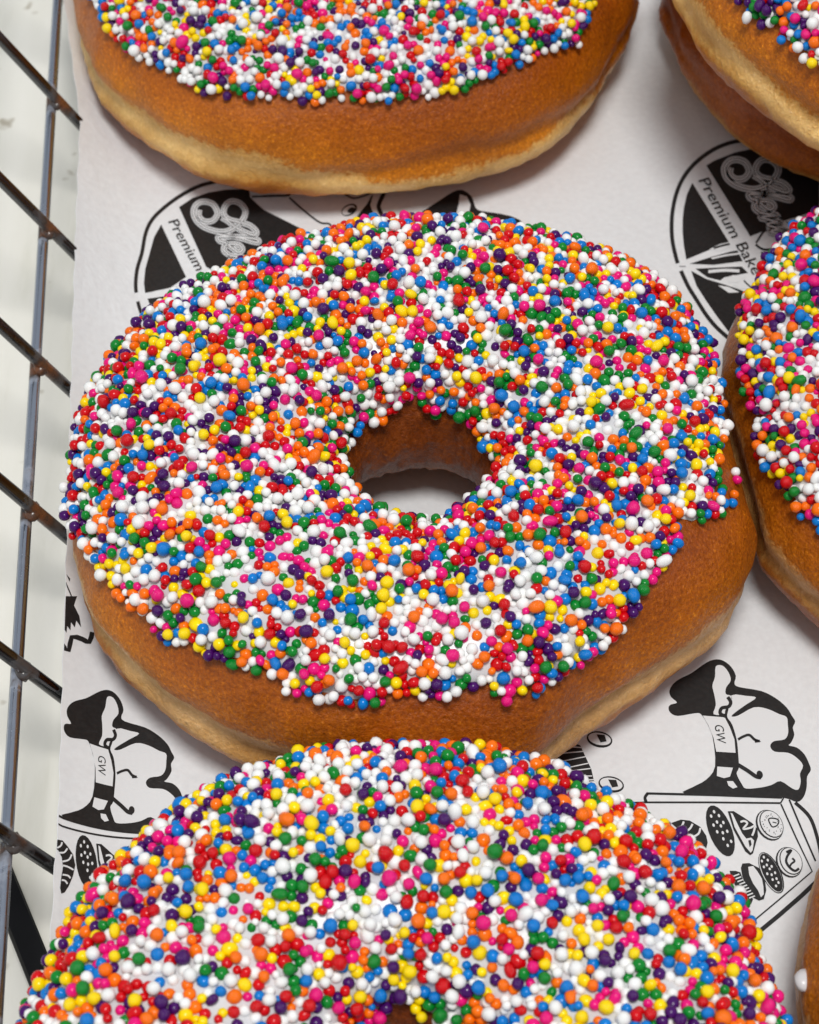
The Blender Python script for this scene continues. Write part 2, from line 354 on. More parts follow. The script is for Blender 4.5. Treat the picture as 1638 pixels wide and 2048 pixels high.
ik.build('printed_emblem', 'round black printed emblem reading Premium Baked at the right')

# left emblem (half covered by two donuts)
ik = Ink(); k2 = .1832; C = crop(260, 350, k2)
ik.stroke(C([(1000, 62), (950, 70), (760, 118), (560, 220), (380, 350), (240, 490), (170, 640), (130, 850), (80, 1020), (62, 1180), (68, 1285)]), 7.5, 0, 1)
ik.stroke(C([(85, 1380), (100, 1440), (130, 1530)]), 7, 0, 1)
ik.fill(C([(535, 350), (680, 252), (860, 190), (1050, 160), (1300, 150), (1310, 240), (1370, 300), (1460, 380), (1640, 470), (1900, 600), (1900, 800), (1000, 1100), (830, 1000)]), 0, 1)
ik.fill(C([(340, 540), (262, 680), (212, 860), (165, 1030), (152, 1180), (165, 1288), (440, 1230), (612, 1112)]), 0, 1)
ik.fill(C([(190, 1350), (400, 1320), (640, 1230), (640, 1400), (250, 1500)]), 0, 1)
ik.text('Premium', C([(415, 510)])[0], (56, 98), (21, -6), 0, 4)
Cg = lambda L: [(260+(690+(x-600)*1.13+(y-275)*.04)*k2, 350+(290+(y-275)*1.19)*k2) for x, y in L]
script_word(ik, Cg, k2, 4)
C = crop(480, 360, .3175)
ik.stroke(C([(75, 105), (200, 100), (310, 95), (320, 60)]), 4, 0, 2, smooth=3); ik.stroke(C([(310, 110), (400, 190), (500, 265), (560, 275), (580, 300)]), 3.5, 0, 2)
ik.stroke(C([(630, 70), (680, 100), (720, 115), (780, 100), (840, 75)]), 3, 0, 2); ik.fill(C([(840, 80), (800, 150), (720, 250), (860, 260), (820, 160)]), 0, 1)
ik.stroke(C([(850, 65), (905, 75), (880, 140), (875, 180), (910, 250)]), 8, 0, 2)
ik.ell(*C([(688, 188)])[0], 17, 11, -.5, 0, 1); ik.ell(*C([(684, 190)])[0], 14, 8, -.5, 1, 2); ik.ell(*C([(700, 190)])[0], 8, 5, -.5, 0, 3)
ik.fill(C([(1140, 215), (1170, 185), (1270, 120), (1340, 75), (1400, 62), (1460, 105), (1482, 170), (1520, 195), (1640, 212), (1760, 250), (1760, 330), (1140, 330)]), 0, 1, smooth=2)
ik.fill(C([(1385, 90), (1430, 105), (1452, 155), (1440, 225), (1360, 222), (1378, 150)]), 1, 2)
ik.build('printed_emblem', 'printed emblem half hidden between the two left donuts')

# hat, coat buttons and pastry tray print (right), and the same print again by the left edge
def hat_and_tray(ik, warp=None, left=False):
    C = crop(1150, 1300, .298); w_ = dict(warp=warp)
    ik.fill(C([(690, 442), (640, 420), (628, 385), (645, 365), (685, 352), (645, 315), (634, 275), (655, 232), (700, 195), (780, 155), (850, 105), (900, 75), (950, 62), (1000, 74), (1050, 115),
               (1080, 175), (1070, 222), (1100, 248), (1250, 275), (1350, 325), (1420, 385), (1455, 440), (1478, 480), (1462, 520), (1472, 570), (1450, 622), (1435, 640), (1490, 655), (1540, 700), (1570, 760), (1583, 805), (1558, 850),
               (1555, 920), (1535, 985), (1490, 1020), (1400, 992), (1150, 985), (740, 965), (790, 920), (880, 870), (940, 780), (925, 590), (890, 500), (845, 430), (800, 425)]), 0, 1, smooth=3, **w_)
    ik.fill(C([(945, 110), (990, 105), (1030, 150), (1045, 205), (1015, 250), (1012, 295), (1050, 310), (1055, 360), (1010, 400), (1000, 432), (930, 430), (945, 370), (935, 300), (922, 240), (940, 180)]), 1, 2, smooth=3, **w_)
    ik.stroke(C([(1025, 315), (1045, 350), (1030, 380), (985, 390), (975, 425), (1010, 445)]), 7, 0, 3, **w_)
    ik.fill(C([(1050, 305), (1150, 308), (1215, 320), (1150, 365), (1080, 415), (1050, 445), (1095, 440), (1200, 385), (1290, 395), (1370, 430), (1420, 450), (1428, 500), (1430, 560), (1405, 600), (1335, 612), (1310, 645),
               (1340, 682), (1430, 690), (1490, 725), (1530, 775), (1510, 830), (1515, 880), (1500, 935), (1460, 930), (1380, 880), (1320, 905), (1250, 922), (1150, 930), (1120, 900), (1085, 830), (1100, 790), (1095, 690), (1085, 600), (1055, 500), (1022, 450), (1030, 400)]), 1, 2, smooth=3, **w_)
    ik.fill(C([(858, 440), (1005, 452), (1040, 520), (1070, 600), (1078, 690), (948, 682), (930, 590), (895, 505)]), 1, 3, **w_)
    ik.fill(C([(955, 782), (1060, 790), (1040, 850), (1000, 860), (952, 845)]), 1, 3, **w_)
    ik.stroke(C([(1095, 600), (1130, 580), (1170, 570), (1205, 600), (1240, 612)]), 5, 0, 4, **w_); ik.fill(C([(1200, 595), (1250, 615), (1210, 622)]), 0, 4, **w_)
    ik.stroke(C([(1095, 770), (1160, 810), (1215, 848), (1250, 855)]), 7.5, 0, 4, **w_); ik.ell(*C([(1240, 835)])[0], 8, 6, 1.2, 0, 4, **w_)
    ik.fill(C([(1020, 880), (1060, 880), (1090, 920), (1060, 930), (1030, 910)]), 1, 3, **w_)
    ik.text('GW', C([(936, 500)])[0], (5.5, 36), (19, 2), 0, 4, **w_)
    # tray
    ik.stroke(C([(480, 962), (900, 972), (1390, 990)]), 4.5, 0, 2, smooth=0, **w_); ik.stroke(C([(360, 1025), (480, 1022), (900, 1022), (1380, 1027)]), 3.5, 0, 2, smooth=0, **w_)
    ik.stroke(C([(1380, 1027), (1400, 992)]), 3, 0, 2, smooth=0, **w_); ik.stroke(C([(490, 960), (470, 990), (480, 1025)]), 6, 0, 2, **w_)
    T_ = crop(1350, 1560, .1953)
    ik.stroke(T_([(1085, 245), (1240, 590), (1405, 935), (1060, 1230), (700, 1530), (400, 1790)]), 3, 0, 2, smooth=0, **w_)
    ik.stroke(T_([(1170, 200), (1300, 510), (1440, 830)]), 3.4, 0, 2, smooth=0, **w_)
    ik.stroke(T_([(1230, 230), (1380, 380), (1460, 600), (1500, 800)]), 7, 0, 1, **w_)
    ik.stroke(T_([(1480, 1010), (1290, 1190), (1060, 1390), (780, 1620), (500, 1850)]), 9, 0, 1, smooth=0, **w_)
    # cookie
    ik.ell(*T_([(465, 520)])[0], 54, 23, 1.20, 0, 2, **w_)
    for q in [(400, 325), (450, 365), (370, 370), (430, 430), (495, 435), (395, 462), (470, 470), (432, 530), (535, 525), (490, 540), (495, 602), (575, 628), (540, 670)]: ik.ell(*T_([q])[0], 3.6, 2.4, 1.2, 1, 3, n=10, **w_)
    # cake slice
    ik.fill(T_([(540, 320), (600, 318), (700, 380), (790, 440), (845, 500), (850, 580), (830, 640), (800, 750), (770, 770), (720, 730), (600, 510)]), 0, 2, **w_)
    ik.fill(T_([(568, 335), (590, 345), (640, 450), (690, 550), (730, 600), (780, 590), (810, 620), (795, 720), (775, 745), (720, 680), (610, 480)]), 1, 3, **w_)
    ik.fill(T_([(750, 620), (775, 612), (785, 660), (765, 690)]), 0, 4, **w_)
    ik.stroke(T_([(670, 430), (710, 420), (740, 445), (700, 500), (770, 490), (815, 470), (810, 520), (790, 570)]), 4, 1, 3, **w_)
    # ring cakes
    for (cx, cy, a, b, r) in ((980, 455, 33, 25, 1.0), (1180, 835, 32, 25, 1.1)):
        c_ = T_([(cx, cy)])[0]
        ik.ell(c_[0]-2.5, c_[1]+1.5, a, b, r, 0, 2, **w_); ik.ell(c_[0]-1.0, c_[1]+.5, a-2, b-2.2, r, 1, 3, **w_); ik.ell(c_[0]+1.5, c_[1]-1, a-3, b-3.4, r, 0, 4, **w_); ik.ell(c_[0]+2, c_[1]-1.4, a-5, b-5.2, r, 1, 5, **w_)
    ik.stroke(T_([(960, 400), (1000, 390), (1060, 410), (1050, 460), (1000, 480), (970, 440)]), 2.6, 0, 6, closed=True, **w_); ik.stroke(T_([(1000, 430), (1040, 440)]), 2, 0, 6, smooth=0, **w_)
    rr = random.Random(4)
    for q in range(34):
        an = rr.random()*6.28; ra = .5+.36*rr.random(); c_ = T_([(990, 450)])[0]
        x = math.cos(an)*30*ra; y = math.sin(an)*22*ra; ik.ell(c_[0]+x*.54-y*.84, c_[1]+x*.84+y*.54, 1.1, .8, 0, 0, 6, n=6, **w_)
    ik.stroke(T_([(1140, 740), (1190, 720), (1150, 780), (1140, 840), (1180, 900), (1230, 930), (1270, 905)]), 5, 0, 6, **w_); ik.stroke(T_([(1200, 800), (1225, 830), (1190, 860), (1170, 900)]), 4, 0, 6, **w_)
    # second cookie, cup cake
    ik.ell(*T_([(985, 950)])[0], 45, 19, 1.12, 0, 2, **w_); ik.ell(*T_([(982, 950)])[0], 43, 17, 1.12, 1, 3, **w_); ik.ell(*T_([(985, 948)])[0], 42, 16, 1.12, 0, 4, **w_)
    for q in [(910, 790), (950, 820), (890, 830), (940, 870), (910, 890), (990, 885), (970, 910), (1025, 950), (990, 970), (945, 960), (1040, 1010), (1000, 1020), (1060, 1050), (1035, 1085)]: ik.ell(*T_([q])[0], 3.0, 2.2, 1.2, 1, 5, n=10, **w_)
    ik.fill(T_([(690, 855), (760, 850), (860, 900), (920, 1010), (935, 1130), (910, 1220), (860, 1235), (790, 1200), (740, 1120), (690, 990), (675, 900)]), 0, 2, **w_)
    ik.fill(T_([(750, 890), (800, 880), (840, 930), (890, 1010), (905, 1090), (910, 1170), (880, 1200), (850, 1130), (800, 1060), (760, 970)]), 1, 3, **w_)
    ik.fill(T_([(560, 930), (620, 930), (670, 945), (700, 1030), (760, 1150), (800, 1220), (780, 1270), (740, 1295), (680, 1240), (640, 1120), (580, 1010)]), 0, 2, **w_)
    for i in range(9):
        x, y = 600+i*20, 985+i*28; ik.stroke(T_([(x, y), (x+58, y-22)]), 2.6, 1, 3, smooth=0, **w_)
    if not left:
        K = crop(1150, 1300, .298)
        ik.fill(K([(-160, 560), (35, 640), (110, 800), (130, 890), (-160, 960)]), 0, 1)
        for a, b in (((-160, 700), (60, 680)), ((-160, 760), (75, 715)), ((-100, 800), (90, 760)), ((-100, 820), (105, 795)), ((-100, 850), (115, 845)), ((-160, 640), (50, 655)), ((-100, 880), (125, 870))):
            ik.stroke(K([a, b]), 2.2, 1, 2, smooth=0)
        for cx, cy in ((165, 600), (243, 902)):
            c_ = K([(cx, cy)])[0]; ik.ell(*c_, 26, 16, .2, 0, 1); ik.ell(c_[0], c_[1]-1, 23, 12, .2, 1, 2); ik.fill([(c_[0]-6, c_[1]-10), (c_[0]+10, c_[1]-9), (c_[0]+14, c_[1]+4), (c_[0]+2, c_[1]+6)], 0, 3)
        ik.fill(T_([(-40, 440), (60, 405), (150, 415), (260, 480), (320, 570), (335, 640), (320, 700), (200, 600), (100, 560)]), 0, 2)
        for a in (((90, 425), (70, 470), (30, 500)), ((180, 450), (150, 500), (90, 540)), ((260, 490), (240, 550), (170, 590))): ik.stroke(T_(a), 4, 1, 3)
ik = Ink(); hat_and_tray(ik); ik.build('printed_hat_and_tray', 'printed hat marked GW above a tray of pastries, right')
SRC = [(1433, 1319), (1590, 1443), (1439, 1459), (1540, 1492), (1622, 1538), (1518, 1482), (1522, 1555), (1432, 1529), (1339, 1383), (1487, 1589), (1441, 1662), (1459, 1622), (1515, 1632)]
DST = [(216, 1380), (349, 1516), (200, 1517), (293, 1566), (365, 1605), (275, 1557), (267, 1626), (185, 1589), (136, 1422), (226, 1657), (174, 1723), (194, 1690), (246, 1702)]
def qb(x, y): x = (x-1480)/150; y = (y-1520)/150; return [1, x, y, x*x, x*y, y*y]
QA = np.array([qb(*p) for p in SRC]); QX = np.linalg.lstsq(QA, np.array(DST, float), rcond=None)[0]
def warpL(x, y):
    r_ = np.array(qb(x, y))@QX; return float(r_[0]), float(r_[1])
ik = Ink(); hat_and_tray(ik, warpL, True)
C = crop(90, 1600, .1757)
ik.fill(C([(132, 450), (200, 460), (260, 530), (320, 620), (345, 740), (320, 860), (270, 980), (225, 1050), (185, 1065), (172, 1000), (185, 880), (205, 760), (190, 650), (150, 570), (134, 560)]), 0, 2)
for a in (((195, 480), (180, 520), (138, 545)), ((255, 550), (220, 595), (160, 600)), ((305, 620), (270, 680), (200, 700)), ((205, 745), (260, 760), (325, 795)), ((200, 850), (260, 860), (290, 890)), ((190, 910), (230, 920), (255, 955))): ik.stroke(C(a), 3.4, 1, 3)
C = crop(0, 1000, .3053)
ik.fill(C([(425, 630), (505, 630), (485, 690), (520, 760), (532, 835), (500, 790), (490, 835), (465, 800), (462, 855), (440, 825), (436, 870), (418, 850)]), 0, 1)
ik.stroke(C([(405, 950), (450, 985), (470, 898), (540, 912), (585, 930), (605, 865)]), 10, 0, 1, smooth=2); ik.stroke(C([(428, 535), (460, 610), (470, 635)]), 2.5, 0, 1); ik.fill(C([(428, 485), (460, 515), (455, 535)]), 0, 1)
ik.build('printed_hat_and_tray', 'printed hat and pastry tray running up the curled left paper edge')

# ------------------------------------------------------------------ donuts
DN = {
 'main': dict(c=(0.00001, -0.0065), z0=0, hole=(0.0016, -0.0101), rt=[52.5,53.6,53.8,54.7,56.1,55.4,54.2,52.4,51.9,51.1,50.4,50.1,50.7,50.5,52.4,52.5,52.0,52.3,52.6,53.1,53.1,54.2,53.7,53.6,53.5,53.3,53.4,53.4,53.4,53.0,50.0,49.6,50.9,53.5,54.2,54.0]),
 'top': dict(c=(-0.0109, 0.1182), z0=0, hole=(-0.0109, 0.1182), rt=[55.8,54.4]+[54.1]*16+[53.3,53.5,53.6,54.7,54.1,54.1,55.2,54.6,52.7,51.6,52.0,52.5,53.7,54.4,54.0,53.8,52.9,54.6]),
 'bottom': dict(c=(-0.0003, -0.107), z0=0, hole=(0.0002, -0.1110), rt=[47.9,48.3,48.6,50.6,51.2,49.3,48.8,49.4,49.2,49.1,49.0,49.1,49.7,49.6,49.6,49.4,49.2,49.5,50.9]+[49.7]*17),
 'right': dict(c=(0.1007, 0.0045), z0=0, hole=(0.1007, 0.001), rt=[52.6]*13+[53.2,52.7,51.9,52.3,51.9,52.6,52.6,54.0,52.7,52.4,52.8]+[52.6]*12),
 'tr_low': dict(c=(0.10074, 0.11409), z0=0, hole=(0.10074, 0.11409), rt=[52.5]*17+[53.3,52.7,51.6,51.9,52.3,52.7,52.2,51.6]+[52.5]*11),
 'tr_up': dict(c=(0.09705, 0.08432), z0=.0315, hole=(0.09705, 0.08432), rt=[52.5]*18+[53.6,52.0,52.5,51.8,51.6,53.0,54.0]+[52.5]*11),
 'br': dict(c=(0.10259, -0.09585), z0=0, hole=(0.10259, -0.09585), rt=[52.5]*36),
}
NT, NP = 200, 84
TH = np.linspace(0, 2*math.pi, NT, endpoint=False); PH = np.radians(np.linspace(-90, 270, NP, endpoint=False))
ZEQ, ZTOP = .0140, .0325
def section(ph):
    n = 2.25; c, s = np.cos(ph), np.sin(ph)
    x = np.sign(c)*np.abs(c)**(2/n); zz = np.sign(s)*np.abs(s)**(2/n)
    z = np.where(s > 0, ZEQ+(ZTOP-ZEQ)*zz, ZEQ+ZEQ*zz)
    x = np.where(s < 0, x*(1-.13*zz*zz), x)
    x = np.where((s < 0) & (c < 0), np.sign(c)*np.abs(c)**(2/n)*(1-.30*zz*zz), x)   # the hole widens towards the paper
    return x, z
names = list(DN)
DN['main']['rt'] = [x-(1.7 if 5 <= i <= 14 else .9 if 3 <= i <= 19 else 0) for i, x in enumerate(DN['main']['rt'])]
DN['bottom']['rt'] = [x-1.3 for x in DN['bottom']['rt']]
for k_, d in DN.items(): d['r'] = np.interp(TH, np.radians(np.arange(36)*10), np.array(d['rt'])/1000, period=2*math.pi)
# neighbours that touch are pressed flat against each other
lay = {'main': 0, 'top': 0, 'bottom': 0, 'right': 0, 'tr_low': 0, 'br': 0, 'tr_up': 1}
for a in names:
    for b in names:
        if a >= b or lay[a] != lay[b]: continue
        ca, cb = np.array(DN[a]['c']), np.array(DN[b]['c']); d = cb-ca; L = np.hypot(*d); al = math.atan2(d[1], d[0])
        ra = float(np.interp(al % (2*math.pi), TH, DN[a]['r'], period=2*math.pi)); rb = float(np.interp((al+math.pi) % (2*math.pi), TH, DN[b]['r'], period=2*math.pi))
        if ra+rb > L-.0008:
            ov = ra+rb-L+.0010; sa, sb = ra-ov/2, rb-ov/2
            for nm, s, an in ((a, sa, al), (b, sb, al+math.pi)):
                cs = np.cos(TH-an); lim = np.where(cs > .3, s/np.maximum(cs, .3), 1); DN[nm]['r'] = np.minimum(DN[nm]['r'], lim)
def build_surface(nm):
    d = DN[nm]; sd = names.index(nm)*13.7
    cx, cy = d['c']; hx, hy = d['hole'][0]-cx, d['hole'][1]-cy
    # distance from donut centre to the hole edge along every direction
    ca, sa = np.cos(TH), np.sin(TH); pb = hx*ca+hy*sa; rh = .0103*(1+.05*np.sin(3*TH+sd))
    hin = pb+np.sqrt(np.maximum(1e-9, pb*pb-(hx*hx+hy*hy)+rh*rh))
    ro = d['r']; x, z = section(PH)
    Rc, a = (ro+hin)/2, (ro-hin)/2
    rho = Rc[:, None]+a[:, None]*x[None]; Z = np.broadcast_to(z, rho.shape).copy()
    deg = np.degrees(PH)
    # slow swellings, the proof line groove and a rough pale band
    for i in range(NT):
        n1 = noise.noise(Vector((math.cos(TH[i])*1.6+sd, math.sin(TH[i])*1.6, 0)))
        up = np.clip(np.sin(PH), 0, 1)
        Z[i] += .0016*n1*up
        gc = -8+8*noise.noise(Vector((math.cos(TH[i])*2+sd, math.sin(TH[i])*2, 5)))
        g = np.exp(-((deg-gc-6)/6)**2)*.0014+np.exp(-((deg-gc+18)/9)**2)*-.0007
        rho[i] -= g*(1+.8*n1)
        for j in range(NP):
            if deg[j] < 60 or deg[j] > 150:
                p = Vector((rho[i, j]*ca[i], rho[i, j]*sa[i], Z[i, j]))
                e = noise.noise(p*150+Vector((sd, 0, 0)))*.0005+noise.noise(p*420+Vector((0, sd, 0)))*.00028
                if -35 < deg[j] < 0: e += noise.noise(p*900+Vector((0, 0, sd)))*.00035
                if deg[j] > 165: e += noise.noise(p*520+Vector((3, sd, 0)))*.0005+noise.noise(p*1100+Vector((3, sd, 8)))*.0003
                rho[i, j] += e*math.cos(PH[j]); Z[i, j] += e*.6*math.sin(PH[j])
    Z = np.maximum(Z, .00012+.0002*(np.abs(np.sin(TH*7+sd))[:, None]))
    P = np.stack([rho*ca[:, None], rho*sa[:, None], Z], -1)
    du = np.roll(P, -1, 0)-np.roll(P, 1, 0); dv = np.roll(P, -1, 1)-np.roll(P, 1, 1)
    N = np.cross(du, dv); N /= np.linalg.norm(N, axis=-1, keepdims=True)+1e-12
    return P, N
def bil(G, u, v):                                                   # periodic bilinear lookup, u in 0..NT, v in 0..NP
    u0 = np.floor(u).astype(int); v0 = np.floor(v).astype(int); fu = (u-u0)[..., None]; fv = (v-v0)[..., None]
    g = lambda i, j: G[i % NT, j % NP]
    return (g(u0, v0)*(1-fu)+g(u0+1, v0)*fu)*(1-fv)+(g(u0, v0+1)*(1-fu)+g(u0+1, v0+1)*fu)*fv
ICE = {
 'main': [(140,905),(135,990),(142,1060),(165,1100),(200,1135),(225,1180),(250,1205),(300,1235),(330,1285),(370,1298),(430,1325),(470,1332),(500,1342),(545,1372),(580,1392),(650,1402),(690,1412),(730,1420),(790,1400),(850,1410),(915,1406),(975,1388),(1010,1406),(1060,1390),(1110,1358),(1170,1328),(1210,1298),(1240,1258),(1283,1220),(1292,1200),(1318,1180),(1338,1150),(1352,1100),(1366,1050),(1400,1042),(1446,1028),(1452,985),(1446,940),(1446,900),(1446,820),(1440,770)],
 'top': [(190,28),(250,112),(330,158),(390,186),(470,196),(560,208),(620,222),(700,205),(770,216),(860,203),(940,192),(1000,163),(1060,135),(1100,102),(1160,90),(1180,60),(1198,0)],
 'right': [(1484,700),(1480,734),(1481,769),(1496,817),(1507,875),(1514,905),(1534,945),(1549,971),(1580,1013),(1606,1035),(1638,1058)],
 'tr_up': [(1468,10),(1502,43),(1512,62),(1545,62),(1566,85),(1592,105),(1616,133),(1638,153)],
 'bottom': [], 'tr_low': [], 'br': []}
BASE_OUT = {'main': 19, 'top': 22, 'right': 22, 'tr_up': 26, 'bottom': 16, 'tr_low': 40, 'br': 40}
IVS = [np.array([np.array(v)*(1+.10*noise.noise(Vector(v)*1.1+Vector((7*q, 3, 1)))+.05*noise.noise(Vector(v)*2.6+Vector((0, 9*q, 2)))) for v in IV]) for q in range(5)]
SPM = []
for i, (n_, c_, w_) in enumerate(SPR):
    SPM.append([])
    for q in range(5):
        me = bpy.data.meshes.new('sprinkle_'+n_); me.from_pydata(IVS[q].tolist(), [], IF.tolist()); me.materials.append(M_spr[i]); me.polygons.foreach_set('use_smooth', [True]*len(me.polygons)); SPM[-1].append(me)

def make_donut(nm, label, iced=True, sprinkled=True):
    d = DN[nm]; origin = np.array([d['c'][0], d['c'][1], d['z0']])
    root = empty('donut', tuple(origin)); tag(root, label, 'donut', 'ring donuts in the basket')
    P, N = build_surface(nm)
    faces = [(i*NP+j, ((i+1) % NT)*NP+j, ((i+1) % NT)*NP+(j+1) % NP, i*NP+(j+1) % NP) for i in range(NT) for j in range(NP)]
    do = mesh_obj('dough', P.reshape(-1, 3), faces, M_dough, root)
    do.color = (*{'main': (.92, .80, .74), 'bottom': (.74, .6, .5), 'right': (.80, .66, .58), 'tr_low': (.78, .58, .32), 'br': (.85, .72, .65)}.get(nm, (1.10, 1.0, .8)), 1)
    at = do.data.attributes.new('sec', 'FLOAT', 'POINT'); 
    gap = lambda c, w: np.exp(-(((np.degrees(TH)-c+180) % 360-180)/w)**2)
    shift = {'top': 13-15*gap(238, 24)-7*gap(318, 14), 'tr_low': np.full(NT, 30.0), 'tr_up': np.full(NT, 5.0), 'main': 5-9*gap(222, 22)-10*gap(325, 24)}.get(nm, np.zeros(NT))   # how far each side was browned
    at.data.foreach_set('value', (np.degrees(PH)[None]+(shift[:, None]*(np.abs(np.degrees(PH)) < 60)[None])).ravel())
    if not iced: return root
    # icing limits around the ring
    W = P+origin; px = proj(W); vis = ((CAM-W)*N).sum(-1) > 0; deg = np.degrees(PH); ok = vis & (deg > -6)[None] & (deg < 110)[None]
    tt, pp = [], []
    c0 = proj(origin+np.array([0, 0, .016]))
    for q in ICE[nm]:
        q = np.array(q, float); q = q+(c0-q)/np.hypot(*(c0-q))*13
        dd = np.where(ok, np.hypot(px[..., 0]-q[0], px[..., 1]-q[1]), 1e9); i, j = np.unravel_index(np.argmin(dd), dd.shape)
        tt.append(TH[i]); pp.append(max(21, deg[j]))
    for t in np.radians(np.arange(0, 360, 10)):
        if all(abs((t-x+math.pi) % (2*math.pi)-math.pi) > math.radians(14) for x in tt): tt.append(t); pp.append(BASE_OUT[nm]+5*noise.noise(Vector((math.cos(t)*3, math.sin(t)*3, names.index(nm)))))
    o = np.argsort(tt); tt = np.array(tt)[o]; pp = np.array(pp)[o]
    outf = lambda th: np.interp(th, tt, pp, period=2*math.pi)
    sd = names.index(nm)*3.1
    inf = lambda th: 153+2*np.sin(3*th+sd)+2*np.sin(7*th+sd*2)
    # icing shell
    K = 30; V = []
    for i in range(NT):
        a, b = outf(TH[i])+1.5, inf(TH[i])-1
        for kk in range(K+1):
            u = kk/K; dg = a+(b-a)*u; e = min(u, 1-u)*K
            hgt = .0009*min(1, math.sqrt(max(0, e)/3.0))-.0001
            v = (dg+90)/360*NP; p = bil(P, np.array(float(i)), np.array(v)); n = bil(N, np.array(float(i)), np.array(v))
            V.append(p+n*(hgt+.00015*noise.noise(Vector(p*300))))
    icf = [(i*(K+1)+kk, ((i+1) % NT)*(K+1)+kk, ((i+1) % NT)*(K+1)+kk+1, i*(K+1)+kk+1) for i in range(NT) for kk in range(K)]
    ice = mesh_obj('icing', V, icf, M_ice, root)
    if not sprinkled: return root
    # sprinkles: dropped one after another onto the icing, each rests beside or on those already there
    area_w = np.linalg.norm(np.cross(np.roll(P, -1, 0)-P, np.roll(P, -1, 1)-P), axis=-1)
    cum = np.cumsum(area_w.ravel()); tot = cum[-1]
    ncand = int(tot/1.767e-6*14); u = rng.random(ncand)*tot
    idx = np.searchsorted(cum, u); ui = idx//NP+rng.random(ncand); vi = idx % NP+rng.random(ncand)
    thc = ui/NT*2*math.pi; dgc = vi/NP*360-90
    jit = rng.normal(0, 1.2, ncand)
    keep = (dgc > outf(thc)+jit+1) & (dgc < inf(thc)+jit*.6)
    Pc = bil(P, ui, vi); Nc = bil(N, ui, vi); Nc /= np.linalg.norm(Nc, axis=-1, keepdims=True)
    pq = proj(Pc+origin); keep &= (pq[:, 0] > -220) & (pq[:, 0] < 1638+220) & (pq[:, 1] > -220) & (pq[:, 1] < 2048+220)
    ids = np.where(keep)[0]; rad = np.clip(rng.normal(.00078, .0001, ncand), .00054, .00106)
    grid = {}; cell = .0021; balls = []
    for qn, i in enumerate(ids):
        r = rad[i]; p = Pc[i]; n = Nc[i]; placed = None
        nz_ = noise.noise(Vector(p)*110+Vector((sd, 4, 0)))
        opts = (.2, .45, .7, .95, 1.2, 1.4) if rng.random() < .5+nz_ else (.2, .45, .7, .9)
        if qn > len(ids)*.6: r = rad[i]*.84; rad[i] = r
        for h in opts:
            c = p+n*(.0007+r*h); g = (int(math.floor(c[0]/cell)), int(math.floor(c[1]/cell)), int(math.floor(c[2]/cell))); hit = False
            for dx in (-1, 0, 1):
                for dy in (-1, 0, 1):
                    for dz in (-1, 0, 1):
                        for (bx, by, bz, br) in grid.get((g[0]+dx, g[1]+dy, g[2]+dz), ()):
                            m = (r+br)*.83
                            if (bx-c[0])**2+(by-c[1])**2+(bz-c[2])**2 < m*m: hit = True; break
                        if hit: break
                    if hit: break
                if hit: break
            if not hit: placed = c; break
        if placed is None: continue
        grid.setdefault(g, []).append((placed[0], placed[1], placed[2], r)); balls.append((placed, r, n))
    if nm == 'main':                                               # a few strays on the bare dough
        for q in ((1461, 944), (1461, 994), (1437, 1030), (1456, 1012), (1468, 960)):
            dd = np.where(ok, np.hypot(px[..., 0]-q[0], px[..., 1]-q[1]), 1e9); i, j = np.unravel_index(np.argmin(dd), dd.shape); balls.append((P[i, j]+N[i, j]*.0006, .00075, N[i, j]))
    nb = len(balls); Cn = np.array([b[0] for b in balls]); Rd = np.array([b[1] for b in balls]); Nn = np.array([b[2] for b in balls])
    colr = rng.choice(len(SPR), nb, p=np.array([s[2] for s in SPR])/sum(s[2] for s in SPR))
    # neighbours now and then stick together in one colour
    for i in np.where(rng.random(nb) < .16)[0]:
        j = np.argmin(((Cn-Cn[i])**2).sum(1)+1e3*(np.arange(nb) == i)); colr[i] = colr[j]
    el = np.where(rng.random(nb) < .16, 1+rng.random(nb)*.42, 1+rng.random(nb)*.07)
    scl = np.stack([Rd*el, Rd, Rd*(1-.05*rng.random(nb))], -1)
    quat = rng.normal(size=(nb, 4)); quat /= np.linalg.norm(quat, axis=1, keepdims=True)
    a, b_, c_, d_ = quat.T
    Rm = np.stack([1-2*(c_*c_+d_*d_), 2*(b_*c_-a*d_), 2*(b_*d_+a*c_), 2*(b_*c_+a*d_), 1-2*(b_*b_+d_*d_), 2*(c_*d_-a*b_), 2*(b_*d_-a*c_), 2*(c_*d_+a*b_), 1-2*(b_*b_+c_*c_)], -1).reshape(-1, 3, 3)
    # the 300 that show largest are single objects
    Wc = Cn+origin; dz = (Wc-CAM)@FW; pq = proj(Wc); pr = Rd*F/dz
    inn = (pq[:, 0] > 6) & (pq[:, 0] < 1632) & (pq[:, 1] > 6) & (pq[:, 1] < 2042) & (((CAM-Wc)/np.linalg.norm(CAM-Wc, axis=1, keepdims=True)*Nn).sum(1) > .25)
    gg = {}
    for i in range(nb): gg.setdefault((int(pq[i, 0]//30), int(pq[i, 1]//30)), []).append(i)
    cover = np.zeros(nb)
    for i in np.where(inn)[0]:
        gx, gy = int(pq[i, 0]//30), int(pq[i, 1]//30)
        for dx in (-1, 0, 1):
            for dy in (-1, 0, 1):
                for j in gg.get((gx+dx, gy+dy), ()):
                    if j != i and dz[j] < dz[i]-1e-5:
                        o_ = pr[i]+pr[j]-math.hypot(pq[i, 0]-pq[j, 0], pq[i, 1]-pq[j, 1])
                        if o_ > 0: cover[i] += o_/pr[i]*.5
    score = np.where(inn, pr*np.sqrt(el)*np.clip(1-cover, .05, 1), -1)
    order = np.argsort(-score); single = [i for i in order[:300] if score[i] > 0]
    sset = np.zeros(nb, bool); sset[single] = True
